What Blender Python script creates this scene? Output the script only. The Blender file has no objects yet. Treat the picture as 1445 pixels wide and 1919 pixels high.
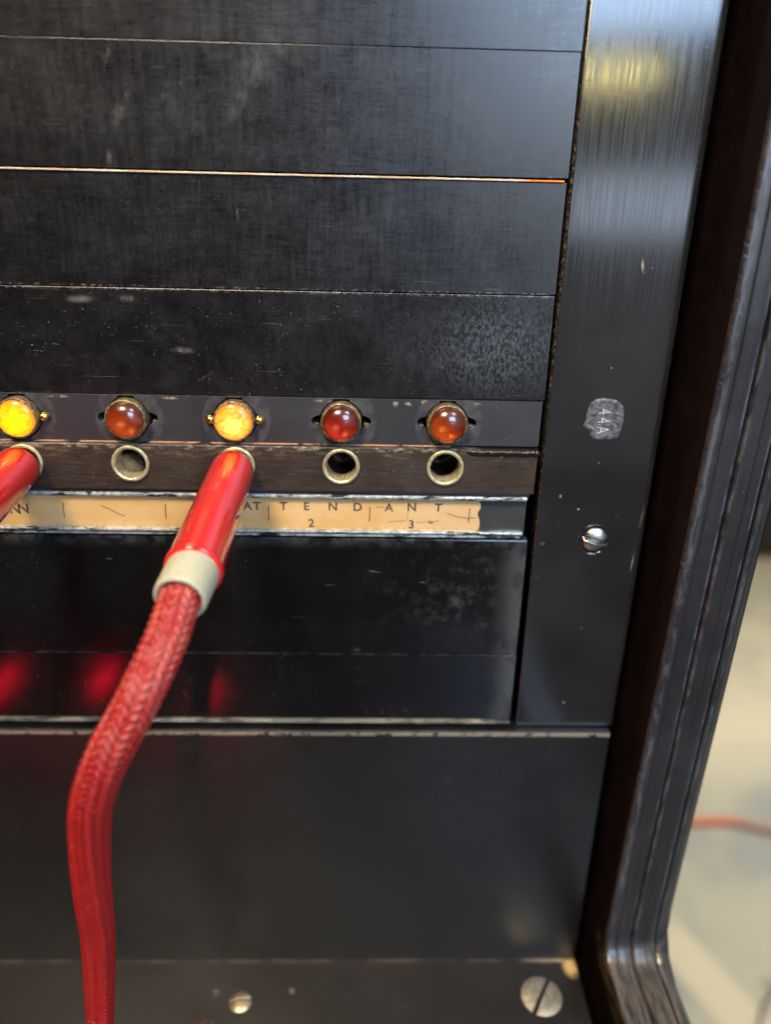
import bpy, bmesh, math, random
import numpy as np
from mathutils import Vector, Matrix
random.seed(7)
MM = 0.001
sc = bpy.context.scene
col = sc.collection

# ------------------------------------------------------------------ camera
camd = bpy.data.cameras.new('camera'); cam = bpy.data.objects.new('camera', camd); col.objects.link(cam)
camd.sensor_fit = 'VERTICAL'; camd.sensor_height = 36; camd.sensor_width = 27.1
camd.lens = 1399 / 1919 * 36
camd.clip_start = 0.004; camd.clip_end = 30
r = Vector((0.99958563, -0.01924043, 0.02140973)); u = Vector((-0.01278873, 0.36949718, 0.92914384)); f = Vector((0.02578796, 0.92903264, -0.36909801))
M = Matrix((r, u, -f)).transposed().to_4x4(); M.translation = Vector((4.7, -130.8, 42.7)) * MM
cam.matrix_world = M
camd.dof.use_dof = True; camd.dof.focus_distance = 0.127; camd.dof.aperture_fstop = 10.0
sc.camera = cam
# ------------------------------------------------------------------ exposure
sc.view_settings.view_transform = 'Standard'; sc.view_settings.look = 'None'
sc.view_settings.exposure = 0; sc.view_settings.gamma = 1
sc.render.engine = 'CYCLES'
sc.cycles.use_denoising = True
sc.cycles.max_bounces = 10
sc.cycles.sample_clamp_indirect = 6
# ------------------------------------------------------------------ world: dim room
w = bpy.data.worlds.new('World'); sc.world = w; w.use_nodes = True
nt = w.node_tree; bg = nt.nodes['Background']
tc = nt.nodes.new('ShaderNodeTexCoord'); sp = nt.nodes.new('ShaderNodeSeparateXYZ'); nt.links.new(tc.outputs['Generated'], sp.inputs[0])
mr = nt.nodes.new('ShaderNodeMapRange'); mr.interpolation_type = 'SMOOTHSTEP'
mr.inputs['From Min'].default_value = -0.15; mr.inputs['From Max'].default_value = 0.6
nt.links.new(sp.outputs['X'], mr.inputs['Value'])
cr = nt.nodes.new('ShaderNodeMix'); cr.data_type = 'RGBA'
cr.inputs[6].default_value = (0.012, 0.009, 0.008, 1); cr.inputs[7].default_value = (0.40, 0.42, 0.44, 1)
nt.links.new(mr.outputs[0], cr.inputs[0]); nt.links.new(cr.outputs[2], bg.inputs[0]); bg.inputs[1].default_value = 1.0
# ------------------------------------------------------------------ lamps of the room (windows and tube behind the photographer)
def area(name, p, target, sx, sy, radiance, color, spread=180):
    l = bpy.data.lights.new(name, 'AREA'); l.shape = 'RECTANGLE'; l.size = sx * MM; l.size_y = sy * MM
    l.energy = radiance * math.pi * sx * sy * 1e-6; l.color = color; l.spread = math.radians(spread)
    o = bpy.data.objects.new(name, l); col.objects.link(o); o.location = Vector(p) * MM
    d = (Vector(target) - Vector(p)); o.rotation_euler = d.to_track_quat('-Z', 'Y').to_euler()
    return o
area('window_light', (285, -640, 335), (30, 0, 60), 340, 260, 16, (0.48, 0.68, 1.0))
area('window_low_light', (330, -700, 60), (45, 0, 45), 260, 60, 5, (0.66, 0.80, 1.0))
area('tube_light', (238, -700, 177), (45, 0, 63), 90, 9, 44.0, (1.0, 0.84, 0.30))
area('ceiling_light', (-200, -420, 640), (10, 0, 45), 220, 220, 4.3, (1.0, 0.82, 0.58), 38)
area('ceiling_side_light', (420, -380, 700), (20, 0, 0), 260, 260, 12, (0.95, 0.95, 1.0))
area('floor_fill', (1000, 900, 1300), (900, 1000, -950), 900, 900, 3.8, (1.0, 0.95, 0.86), 70)  # added lamp, aimed down to brighten the far floor

# ------------------------------------------------------------------ node helper
class NT:
    def __init__(s, name):
        s.m = bpy.data.materials.new(name); s.m.use_nodes = True; s.t = s.m.node_tree
        s.b = s.t.nodes['Principled BSDF']; s.out = s.t.nodes['Material Output']
        g = s.t.nodes.new('ShaderNodeNewGeometry')
        v = s.t.nodes.new('ShaderNodeVectorMath'); v.operation = 'SCALE'; v.inputs['Scale'].default_value = 1000
        s.t.links.new(g.outputs['Position'], v.inputs[0]); s.pos = v.outputs[0]      # millimetres
        s.xyz = None
    def lk(s, a, b):
        if hasattr(a, 'is_output') or isinstance(a, bpy.types.NodeSocket): s.t.links.new(a, b)
        else:
            b.default_value = (tuple(a) + (1,)) if (isinstance(a, (tuple, list)) and len(a) == 3 and b.type == 'RGBA') else a
    def comp(s, k):
        if s.xyz is None:
            s.xyz = s.t.nodes.new('ShaderNodeSeparateXYZ'); s.t.links.new(s.pos, s.xyz.inputs[0])
        return s.xyz.outputs[k]
    def map(s, scale=(1, 1, 1), loc=(0, 0, 0), rot=(0, 0, 0), kind='POINT', src=None):
        n = s.t.nodes.new('ShaderNodeMapping'); n.vector_type = kind
        n.inputs['Scale'].default_value = scale; n.inputs['Location'].default_value = loc; n.inputs['Rotation'].default_value = rot
        s.t.links.new(src or s.pos, n.inputs[0]); return n.outputs[0]
    def noise(s, scale=1, stretch=(1, 1, 1), detail=4, rough=.55, rot=(0, 0, 0), off=0):
        n = s.t.nodes.new('ShaderNodeTexNoise'); n.inputs['Scale'].default_value = scale
        n.inputs['Detail'].default_value = detail; n.inputs['Roughness'].default_value = rough
        src = s.pos
        if any(rot): src = s.map(rot=rot)
        s.t.links.new(s.map(scale=stretch, loc=(off, off * 1.7, off * .6), src=src), n.inputs['Vector']); return n.outputs[0]
    def rng(s, v, a, b, c=0., d=1., smooth=True):
        n = s.t.nodes.new('ShaderNodeMapRange'); n.interpolation_type = 'SMOOTHSTEP' if smooth else 'LINEAR'
        s.lk(v, n.inputs['Value']); s.lk(a, n.inputs['From Min']); s.lk(b, n.inputs['From Max']); s.lk(c, n.inputs['To Min']); s.lk(d, n.inputs['To Max'])
        return n.outputs[0]
    def math(s, op, a, b=0.):
        n = s.t.nodes.new('ShaderNodeMath'); n.operation = op; s.lk(a, n.inputs[0]); s.lk(b, n.inputs[1]); return n.outputs[0]
    def mix(s, f, a, b):
        n = s.t.nodes.new('ShaderNodeMix'); n.data_type = 'RGBA'; s.lk(f, n.inputs[0]); s.lk(a, n.inputs[6]); s.lk(b, n.inputs[7]); return n.outputs[2]
    def spot(s, x, z, rx, rz, ang=0, inner=.0, yy=None):
        c = (x, 0, z); 
        flat = s.t.nodes.new('ShaderNodeVectorMath'); flat.operation = 'MULTIPLY'
        flat.inputs[1].default_value = (1, 0, 1) if yy is None else (1, 1, 0)
        s.t.links.new(s.pos, flat.inputs[0])
        if yy is None: mp = s.map(kind='TEXTURE', loc=c, rot=(0, -math.radians(ang), 0), scale=(rx, 1, rz), src=flat.outputs[0])
        else: mp = s.map(kind='TEXTURE', loc=(x, yy, 0), rot=(0, 0, math.radians(ang)), scale=(rx, rz, 1), src=flat.outputs[0])
        l = s.t.nodes.new('ShaderNodeVectorMath'); l.operation = 'LENGTH'; s.t.links.new(mp, l.inputs[0])
        return s.rng(l.outputs['Value'], inner, 1., 1., 0.)
    def addm(s, lst):
        o = lst[0]
        for q in lst[1:]: o = s.math('MAXIMUM', o, q)
        return o
    def bump(s, h, strength=.3, dist=.0001, prev=None):
        n = s.t.nodes.new('ShaderNodeBump'); n.inputs['Strength'].default_value = strength; n.inputs['Distance'].default_value = dist
        s.lk(h, n.inputs['Height'])
        if prev is not None: s.t.links.new(prev, n.inputs['Normal'])
        return n.outputs[0]
    def set(s, **k):
        for a, b in k.items(): s.lk(b, s.b.inputs[a.replace('_', ' ')])
        return s.m

def black(name, base=(.0035, .003, .0035), rough=.3, rvar=.15, streak=(1, 1, 1), sscale=.5, dust=.5, spots=(), dustspots=(), scr=.5, edge=None, seed=0, smear=(.16, .15, .14), bmp=.2, extra=None, spec=1.0, coat=0):
    n = NT(name)
    big = n.noise(.06, detail=3, off=seed + 1)
    st = n.noise(sscale, stretch=streak, detail=5, rough=.65, off=seed + 2)
    fine = n.noise(2.6, detail=3, off=seed + 3)
    # dust flecks
    fl = n.rng(fine, .70 - .04 * dust, .78 - .04 * dust)
    gate = n.rng(big, .42, .60)
    fl = n.math('MULTIPLY', fl, n.rng(gate, 0, 1, .25, 1.0))
    # scratches
    sl = n.rng(n.noise(.9, stretch=(.10, 1, 4), detail=2, off=seed + 5), .72, .78)
    sd = n.rng(n.noise(.7, stretch=(.12, 1, 4), detail=2, rot=(0, .6, 0), off=seed + 8), .75, .80)
    sv = n.rng(n.noise(.7, stretch=(5, 1, .12), detail=2, off=seed + 9), .76, .81)
    sall = n.math('MULTIPLY', n.addm([sl, sd, sv]), scr)
    c = n.mix(n.rng(big, .35, .7), tuple(v * .8 for v in base), tuple(v * 1.25 for v in base))
    c = n.mix(n.math('MULTIPLY', fl, .5), c, (.28, .26, .22))
    c = n.mix(n.math('MULTIPLY', sall, .28), c, (.30, .30, .30))
    if spots:
        m = n.addm([n.math('MULTIPLY', n.spot(*q[:5]), q[5]) for q in spots])
        m = n.math('MULTIPLY', m, n.rng(n.noise(.55, stretch=(1, 1, .6), detail=6, rough=.7, off=seed + 4), .35, .65))
        c = n.mix(m, c, smear)
    if dustspots:
        m = n.addm([n.math('MULTIPLY', n.spot(*q[:5]), q[5]) for q in dustspots])
        m = n.math('MULTIPLY', m, n.rng(n.noise(1.6, detail=5, rough=.8, off=seed + 14), .48, .62))
        c = n.mix(m, c, (.15, .16, .17))
    ro = n.math('ADD', rough, n.math('MULTIPLY', n.math('SUBTRACT', st, .5), rvar * 1.5))
    gr = n.noise(3.2, stretch=(1, 1, .6), detail=3, rough=.8, off=seed + 20); gh = n.noise(2.4, stretch=(.12, 1, 2.2), detail=3, rough=.7, off=seed + 21)
    sm_ = n.noise(.09, stretch=(1, 1, 1.4), detail=6, rough=.7, off=seed + 22)
    ro = n.math('ADD', ro, n.math('MULTIPLY', n.math('SUBTRACT', n.math('ADD', gr, gh), 1.), rvar * 1.6))
    ro = n.math('ADD', ro, n.math('MULTIPLY', n.math('SUBTRACT', sm_, .5), rvar * 2.2))
    c = n.mix(n.math('MULTIPLY', n.rng(sm_, .50, .68), n.rng(gr, .4, .62, .004, .02)), c, (.16, .155, .15))
    ro = n.math('ADD', ro, n.math('MULTIPLY', sall, .25))
    if dustspots: ro = n.math('ADD', ro, n.math('MULTIPLY', m, .35))
    if edge: c = edge(n, c)
    if extra: c, ro = extra(n, c, ro)
    h = n.math('ADD', n.math('MULTIPLY', n.math('ADD', st, n.math('MULTIPLY', n.math('ADD', gr, gh), .7)), .4), n.math('MULTIPLY', n.math('ADD', fl, sall), .5))
    n.set(Base_Color=c, Roughness=n.math('MAXIMUM', ro, .06), Normal=n.bump(h, bmp, .00006))
    n.b.inputs['Specular IOR Level'].default_value = spec
    n.b.inputs['Coat Weight'].default_value = coat; n.b.inputs['Coat Roughness'].default_value = .1
    return n.m

def edge_dust(axis, val, wdt, colr=(.42, .34, .22), thr=.45, amt=.8, sc_=1.2, side=1):
    """worn bare edge: colour within wdt mm of a plane"""
    def fn(n, c):
        d = n.math('ABSOLUTE', n.math('SUBTRACT', n.comp(axis), val))
        m = n.rng(d, 0., wdt, 1., 0.)
        m = n.math('MULTIPLY', m, n.rng(n.noise(sc_, stretch=(1, 1, 1), detail=4, off=val), thr, thr + .14))
        return n.mix(n.math('MULTIPLY', m, amt), c, colr)
    return fn
def edges(*fs):
    def fn(n, c):
        for q in fs: c = q(n, c)
        return c
    return fn

# ------------------------------------------------------------------ mesh helpers (millimetres)
def obj(name, bm, mat, parent=None, smooth=False, label=None):
    me = bpy.data.meshes.new(name); bm.to_mesh(me); bm.free()
    me.transform(Matrix.Scale(MM, 4))
    o = bpy.data.objects.new(name, me); col.objects.link(o)
    if mat: me.materials.append(mat)
    if parent: o.parent = parent; o.matrix_parent_inverse = parent.matrix_world.inverted()
    if smooth:
        me.polygons.foreach_set('use_smooth', [True] * len(me.polygons))
    if label: o['label'] = label
    return o
def tag(o, label=None, cat=None, group=None, kind=None):
    if label: o['label'] = label
    if cat: o['category'] = cat
    if group: o['group'] = group
    if kind: o['kind'] = kind
    return o
def empty(name, loc, **k):
    o = bpy.data.objects.new(name, None); col.objects.link(o); o.location = Vector(loc) * MM; o.empty_display_size = .01
    o.matrix_world = Matrix.Translation(Vector(loc) * MM)
    return tag(o, **k)
def add_box(bm, x0, x1, y0, y1, z0, z1, bev=0., seg=2):
    g = bmesh.ops.create_cube(bm, size=1)
    bmesh.ops.scale(bm, verts=g['verts'], vec=(x1 - x0, y1 - y0, z1 - z0))
    bmesh.ops.translate(bm, verts=g['verts'], vec=((x0 + x1) / 2, (y0 + y1) / 2, (z0 + z1) / 2))
    if bev:
        es = list({e for v in g['verts'] for e in v.link_edges})
        bmesh.ops.bevel(bm, geom=es, offset=bev, segments=seg, affect='EDGES', profile=.5)
    return bm
def box(name, mat, parent, *a, bev=.15, tilt=(0, 0), label=None):
    bm = add_box(bmesh.new(), *a, bev=bev)
    if any(tilt):
        cen = Vector(((a[0] + a[1]) / 2, 0, (a[4] + a[5]) / 2))
        bmesh.ops.rotate(bm, verts=bm.verts, cent=cen, matrix=Matrix.Rotation(math.radians(tilt[0]), 3, 'X') @ Matrix.Rotation(math.radians(tilt[1]), 3, 'Z'))
    return obj(name, bm, mat, parent, label=label)
def add_lathe(bm, prof, org, axis, seg=64, cap0=False, cap1=False, wob=0):
    """prof: list of (radius, distance along axis)"""
    ax = Vector(axis).normalized(); a = ax.orthogonal().normalized(); b = ax.cross(a); org = Vector(org)
    rings = []
    for (rr, s) in prof:
        if rr < 1e-6: rings.append([bm.verts.new(org + ax * s)]); continue
        rings.append([bm.verts.new(org + ax * s + (a * math.cos(t) + b * math.sin(t)) * (rr * (1 + wob * random.uniform(-1, 1)))) for t in [2 * math.pi * i / seg for i in range(seg)]])
    for p, q in zip(rings, rings[1:]):
        for i in range(seg):
            j = (i + 1) % seg
            if len(p) == 1 and len(q) == 1: break
            if len(p) == 1: bm.faces.new((p[0], q[i], q[j]))
            elif len(q) == 1: bm.faces.new((p[i], q[0], p[j]))
            else: bm.faces.new((p[i], q[i], q[j], p[j]))
    if cap0 and len(rings[0]) > 1: bm.faces.new(rings[0])
    if cap1 and len(rings[-1]) > 1: bm.faces.new(list(reversed(rings[-1])))
    bmesh.ops.recalc_face_normals(bm, faces=bm.faces)
    return bm
def plate(name, mat, parent, x0, x1, z0, z1, yf, depth, holes, bev=.12):
    """a flat strip with real holes through it; front face at y=yf"""
    cu = bpy.data.curves.new(name, 'CURVE'); cu.dimensions = '2D'; cu.fill_mode = 'BOTH'
    cu.extrude = depth / 2 - bev; cu.bevel_depth = bev; cu.bevel_resolution = 1; cu.offset = -bev
    def add(pts):
        s = cu.splines.new('POLY'); s.points.add(len(pts) - 1); s.use_cyclic_u = True
        for q, (x, y) in zip(s.points, pts): q.co = (x, y, 0, 1)
    add([(x0, z0), (x1, z0), (x1, z1), (x0, z1)])
    for h in holes: add(h)
    o = bpy.data.objects.new('t', cu); col.objects.link(o)
    dg = bpy.context.evaluated_depsgraph_get(); me = bpy.data.meshes.new_from_object(o.evaluated_get(dg)); bpy.data.objects.remove(o)
    me.name = name
    me.transform(Matrix.Translation((0, yf + depth / 2, 0)) @ Matrix.Rotation(math.pi / 2, 4, 'X')); me.transform(Matrix.Scale(MM, 4))
    me.materials.clear(); me.materials.append(mat)
    ob = bpy.data.objects.new(name, me); col.objects.link(ob); ob.parent = parent; ob.matrix_parent_inverse = parent.matrix_world.inverted()
    return ob
def text_bm(bm, ch, size, cx, cz, y, thick=.02, sx=1., rot=0., offset=0.):
    cu = bpy.data.curves.new('t', 'FONT'); cu.body = ch; cu.size = size; cu.extrude = thick; cu.align_x = 'CENTER'; cu.align_y = 'CENTER'; cu.offset = offset
    o = bpy.data.objects.new('t', cu); col.objects.link(o)
    dg = bpy.context.evaluated_depsgraph_get(); me = bpy.data.meshes.new_from_object(o.evaluated_get(dg)); bpy.data.objects.remove(o)
    me.transform(Matrix.Translation((cx, y, cz)) @ Matrix.Rotation(math.radians(rot), 4, 'Y') @ Matrix.Rotation(math.pi / 2, 4, 'X') @ Matrix.Diagonal((sx, 1, 1, 1)))
    bm.from_mesh(me); bpy.data.meshes.remove(me)

# ================================================================== switchboard
board = empty('telephone_switchboard', (0, 20, -950), label='old black telephone switchboard face with lamp caps, jacks and paper label strip', cat='switchboard')
P = 19.05
X0 = -175.
# ---- panels
m_p1 = black('black_panel_upper', rough=.33, rvar=.13, streak=(2.2, 1, .22), sscale=.5, dust=.3, seed=1, scr=.35,
    spots=[(-34, 57.5, 1.2, 5.5, -25, .5), (-35.5, 64, .9, 2.5, -20, .4), (-36.5, 50.5, .8, 2, -10, .4), (-13.5, 63, 3.5, 5, -35, .40), (-16, 58, 1.4, 4, -30, .45), (-27, 60, 1, 2.6, -25, .3), (-9, 66, 5, 2, -30, .3)])
m_p3 = black('black_panel_third', rough=.33, rvar=.14, streak=(2.4, 1, .3), sscale=.55, dust=.5, seed=11, scr=.45,
    spots=[(-16.8, 42.3, .22, 1.3, 5, 1.), (-50, 41, .8, .6, 0, .4)],
    edge=edge_dust(2, 30.8, .35, (.22, .21, .20), .50, .5, 1.5))
def p4x(n, c, ro):
    m = n.math('MULTIPLY', n.spot(27, 21.5, 17, 11.5), n.rng(n.noise(1.7, stretch=(1.3, 1, .8), detail=5, rough=.75), .44, .60))
    return n.mix(n.math('MULTIPLY', m, .28), c, (.13, .15, .17)), n.math('ADD', ro, n.math('MULTIPLY', m, .25))
m_p4 = black('black_panel_fourth', rough=.30, rvar=.13, streak=(1.2, 1, .5), sscale=.6, dust=.9, seed=21, scr=.5, extra=p4x,
    spots=[(-44, 28.6, 3.4, .9, 0, .75), (-36, 28.8, 2.2, .8, 0, .65), (-27.5, 20.3, 2.6, .8, 0, .8), (-49, 21, .9, .25, 0, .9)],
    edge=edge_dust(2, 30.4, .4, (.16, .16, .16), .46, .5, 1.2, -1))
box('blank_panel', m_p1, board, X0, 36.7, -.1, 20, 84.66, 102.4, bev=.06)
box('blank_panel', m_p1, board, X0, 36.65, -.06, 20, 66.5, 84.55, bev=.05)
box('blank_panel', m_p1, board, X0, 36.55, .08, 20, 48.85, 66.38, bev=.04, tilt=(0, -.05))
box('blank_panel', m_p3, board, X0, 36.45, -.05, 20, 30.68, 48.2, tilt=(.0, .03), label='black blank panel below the tan seam with worn speckled right end')
box('blank_panel', m_p4, board, X0, 36.35, -.15, 20, 12.55, 30.58, label='black blank panel just above the lamp strip with dusty right end')
# tan fibre strip showing in the seam
n = NT('bare_fibre_edge')
c = n.mix(n.rng(n.noise(.12, detail=3), .42, .6), (.62, .52, .38), (.56, .38, .22))
c = n.mix(n.rng(n.comp(0), 28, 31), c, (.9, .20, .015))
m_fibre = n.set(Base_Color=c, Roughness=.6)
box('seam_strip', m_fibre, board, X0, 35.9, -.35, 10, 48.25, 48.52, bev=.05, label='thin bare tan and orange strip showing in the seam between two panels')

# ---- lamp strip with cut-outs
def lamp_hole(cx, cz):
    pts = []
    for i in range(240):
        t = 2 * math.pi * i / 240; cx_, cz_ = abs(math.cos(t)), abs(math.sin(t))
        R = 3.9
        rs = ((cx_ / 5.35) ** 2.6 + (cz_ / 1.35) ** 2.6) ** (-1 / 2.6)
        rn = min(1.5 / max(cx_, 1e-6), 4.04 / max(cz_, 1e-6))
        R = max(R, rs if cx_ > .9 else 0, rn)
        pts.append((cx + R * math.cos(t), cz + R * math.sin(t)))
    return pts
LZ = 8.15
lamps = [(k * P, LZ) for k in range(-8, 2)]
def lampx(n, c, ro):
    ms = []
    for (x, z) in lamps[4:]:
        a = n.spot(x + .3, z, 6.1, 6.1, 0, .985)
        ms.append(n.math('MULTIPLY', a, .9))
    m = n.math('MULTIPLY', n.addm(ms), n.rng(n.noise(.5, detail=3), .35, .6))
    c = n.mix(n.math('MULTIPLY', m, .20), c, (.17, .17, .17))
    tan = [n.math('MULTIPLY', n.spot(*q), 1.) for q in [(9.7, 11.5, .7, .7, 0, .4), (12.3, 11.6, 1.3, .5, 0, .3), (14.8, 11.9, .8, .5, 0, .3), (24, 11.7, 1.2, .4, 0, .3), (-30, 11.9, 2.5, .35, 0, .3), (-3, 11.9, 2.4, .35, 0, .3), (-50, 11.9, 2.4, .35, 0, .3)]]
    t = n.math('MULTIPLY', n.addm(tan), n.rng(n.noise(1.5, detail=4, off=3), .42, .55))
    return n.mix(n.math('MULTIPLY', t, .7), c, (.35, .29, .20)), ro
m_lstrip = black('lamp_strip_rubber', base=(.022, .022, .025), rough=.38, rvar=.12, streak=(.15, 1, 2.5), sscale=.8, dust=.6, seed=31, scr=.7, extra=lampx)
plate('lamp_strip', m_lstrip, board, X0, 36.05, 3.95, 12.38, 0., 9, [lamp_hole(x, z) for x, z in lamps], bev=.03)
n = NT('dark_void'); m_void = n.set(Base_Color=(.004, .004, .004), Roughness=.8)
box('backing', m_void, board, X0, 61.4, 21, 24, -149, 102, bev=0)
box('lamp_strip_back', m_void, board, X0, 36, 9.2, 14, 3.95, 12.38, bev=0)
n = NT('copper_edge'); c = n.mix(n.rng(n.noise(.22, stretch=(1, 1, .2), detail=4), .40, .5), (.02, .015, .012), (.45, .22, .12))
m_cop = n.set(Base_Color=c, Roughness=.45)
box('seam_strip', m_cop, board, X0, 20, -.35, 6, 3.72, 3.91, bev=.04, label='thin copper coloured strip between lamp strip and jack strip')

# ---- lamp caps
n = NT('tarnished_brass')
c = n.mix(n.rng(n.noise(1.3, detail=5, rough=.7), .40, .62), (.10, .065, .035), (.34, .25, .13))
m_bezel = n.set(Base_Color=c, Metallic=.55, Roughness=.48, Normal=n.bump(n.noise(4, detail=3), .4, .00005))
n = NT('bright_brass'); m_brass = n.set(Base_Color=(.80, .50, .12), Metallic=1., Roughness=.22)
n = NT('unlit_contact'); m_dark = n.set(Base_Color=(.16, .12, .08), Metallic=.3, Roughness=.5)  # darker contact for unlit caps: missing lamp light put into its colour
def jewel_mat(name, colr, inner):
    n = NT(name)
    n.b.inputs['Transmission Weight'].default_value = 1.; n.b.inputs['IOR'].default_value = 1.5
    n.set(Base_Color=colr, Roughness=.28, Normal=n.bump(n.noise(.5, detail=1), .03, .0002))
    n.b.inputs['Coat Weight'].default_value = 1.; n.b.inputs['Coat Roughness'].default_value = .02
    k = NT(name + '_back'); c = k.mix(k.rng(k.noise(.7, detail=3, off=inner), .38, .62), (.95, .55, .25), (.6, .25, .08))
    k.set(Base_Color=c, Roughness=.6)
    return n.m, k.m
jm = [jewel_mat('amber_red_glass', (.88, .31, .08), 0), jewel_mat('deep_red_glass', (.84, .17, .07), 5), jewel_mat('orange_red_glass', (.95, .34, .03), 9)]
def lit_mat(name, hot, cool, rim, cx, strength):
    n = NT(name)
    g = n.rng(n.noise(.75, stretch=(1, 1, 1.6), detail=6, rough=.75, rot=(0, .5, 0), off=cx), .36, .62)
    c = n.mix(g, cool, hot)
    core = n.math('MULTIPLY', n.spot(cx + .2, LZ - .3, 3.3, 3.1, 20, .15), n.rng(g, 0, 1, .45, 1.)); c = n.mix(core, c, (1., .78, .0) if cx < -40 else (1., .74, .13))
    r2 = n.spot(cx, LZ - .15, 3.6, 3.6, 0, .72)
    strength = n.math('MULTIPLY', strength, n.rng(core, 0, 1, 1., 1.5))
    c = n.mix(r2, rim, c)
    grain = n.rng(n.noise(4.5, detail=3, off=cx + 3), .60, .75, 1., .60)
    n.set(Base_Color=(.25, .08, .01), Roughness=.22, Emission_Color=c, Emission_Strength=n.math('MULTIPLY', grain, strength))
    return n.m
m_litA = lit_mat('lit_yellow_jewel', (1., .60, .0), (1., .32, .0), (1., .14, .0), -3 * P, 1.3)
m_litB = lit_mat('lit_amber_jewel', (1., .52, .06), (1., .20, .0), (1., .08, .0), -P, 1.25)
glow = {}
def lamp_cap(k, kind):
    cx, cz = k * P, LZ
    bm = add_lathe(bmesh.new(), [(3.1, 6), (3.62, 6), (3.68, -.5), (3.68, -1.35), (3.6, -1.62), (3.42, -1.72), (3.28, -1.66), (3.2, -1.3), (3.2, 5)], (cx, 0, cz), (0, 1, 0), 72)
    be = obj('lamp_cap', bm, m_bezel, board, smooth=True)
    lit = kind in ('A', 'B')
    prof = [(0, -1.62 - 2.05)] + [(3.3 * math.sin(a), -1.62 - 2.05 * math.cos(a)) for a in [math.radians(q) for q in range(4, 90, 4)]] + [(3.24, -1.5), (3.18, -1.0), (3.1, 1.2), (0, 1.2)]
    if lit: prof = [(0, -2.75)] + [(3.3 * math.sin(a), -1.62 - 1.13 * math.cos(a)) for a in [math.radians(q) for q in range(4, 90, 4)]] + [(3.24, -1.5), (3.18, 1.2), (0, 1.2)]
    je = obj('jewel', add_lathe(bmesh.new(), prof, (cx, 0, cz), (0, 1, 0), 64), {'A': m_litA, 'B': m_litB}.get(kind) or jm[kind][0], be, smooth=True,
             label='glowing yellow lamp jewel' if kind == 'A' else 'glowing yellow-orange lamp jewel' if kind == 'B' else ['unlit amber-red glass jewel', 'unlit deep red glass jewel', 'unlit orange-red glass jewel'][kind])
    be['label'] = 'lit lamp cap in tarnished brass bezel' if lit else 'unlit lamp cap in tarnished brass bezel'
    if not lit:
        obj('jewel_back', add_lathe(bmesh.new(), [(3.05, 1.3), (3.05, 1.8), (0, 1.8)], (cx, 0, cz), (0, 1, 0), 32), jm[kind][1], be)
        # pale back disc behind the glass
        obj('jewel_back', add_lathe(bmesh.new(), [(0, 1.3), (3.05, 1.3)], (cx, 0, cz), (0, 1, 0), 32), jm[kind][1], be)
    for s in (-1, 1):
        bm = bmesh.new()
        if lit:
            bmesh.ops.create_uvsphere(bm, u_segments=24, v_segments=16, radius=1)
            bmesh.ops.scale(bm, verts=bm.verts, vec=(1.0, .9, .85)); bmesh.ops.translate(bm, verts=bm.verts, vec=(cx + s * 4.35, -.2, cz + .05))
            obj('contact_tab', bm, m_brass, be, smooth=True)
        else:
            add_box(bm, cx + s * 4.6 - .55, cx + s * 4.6 + .55, .9, 3, cz - 1.02, cz - .55, bev=.1)
            obj('contact_tab', bm, m_dark, be)
for k, kind in [(-6, 1), (-5, 0), (-4, 1), (-3, 'A'), (-2, 0), (-1, 'B'), (0, 1), (1, 2)]: lamp_cap(k, kind)
for q in (-8, -7): lamp_cap(q, 1)

# ---- jack strip
def jackx(n, c, ro):
    ms = n.math('MULTIPLY', n.rng(n.math('ABSOLUTE', n.math('SUBTRACT', n.comp(2), 2.2)), 0., 1.7, 1., 0.), n.rng(n.noise(.5, stretch=(.4, 1, 1.6), detail=6, rough=.75), .50, .66))
    c = n.mix(n.math('MULTIPLY', ms, .6), c, (.17, .12, .065))
    ch = n.math('MULTIPLY', n.rng(n.math('ABSOLUTE', n.math('SUBTRACT', n.comp(2), 3.3)), 0., .8, 1., 0.), n.rng(n.noise(1.1, stretch=(.5, 1, 1), detail=5, rough=.75, off=6), .50, .58))
    c = n.mix(n.math('MULTIPLY', ch, .75), c, (.30, .24, .15))
    # wet black tar along the top edge, right end
    tar = n.math('MULTIPLY', n.rng(n.comp(0), 22, 27), n.rng(n.comp(2), 2.0, 2.6))
    g2 = n.rng(n.noise(1.3, stretch=(.18, 1, 2.4), detail=6, rough=.8, off=30), .50, .66); c = n.mix(n.math('MULTIPLY', g2, .4), c, (.11, .085, .06))
    return n.mix(tar, c, (.02, .013, .008)), n.math('ADD', ro, n.math('MULTIPLY', tar, -.3))
m_jstrip = black('brown_black_fibre', base=(.028, .018, .013), spec=.6, rough=.40, rvar=.24, streak=(.25, 1, 2), sscale=.9, dust=1.1, seed=41, scr=.6, extra=jackx, bmp=.5)
def circ(cx, cz, r, nn=96): return [(cx + r * math.cos(2 * math.pi * i / nn), cz + r * math.sin(2 * math.pi * i / nn)) for i in range(nn)]
plate('jack_strip', m_jstrip, board, X0, 35.9, -5.0, 3.62, -1.1, 12, [circ(k * P, 0, 3.2) for k in range(-8, 2)], bev=.2)
n = NT('wet_tar'); m_tar = n.set(Base_Color=(.014, .009, .006), Roughness=.07, Normal=n.bump(n.noise(.9, detail=3), .5, .0003))
bm = bmesh.new()
for i in range(26):
    x = 23.5 + i * .48 + random.uniform(-.1, .1); rr = .42 + .28 * abs(math.sin(i * .55)) + random.uniform(0, .08)
    s0 = len(bm.verts); g = bmesh.ops.create_icosphere(bm, subdivisions=3, radius=rr)
    bmesh.ops.scale(bm, verts=g['verts'], vec=(1.2, .55, .8)); bmesh.ops.translate(bm, verts=g['verts'], vec=(x, -1.15, 3.25 - rr * .4))
obj('tar_bead', bm, m_tar, board, smooth=True, label='wet dark tar oozing along the top edge of the jack strip')
n = NT('old_brass_sleeve')
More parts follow.
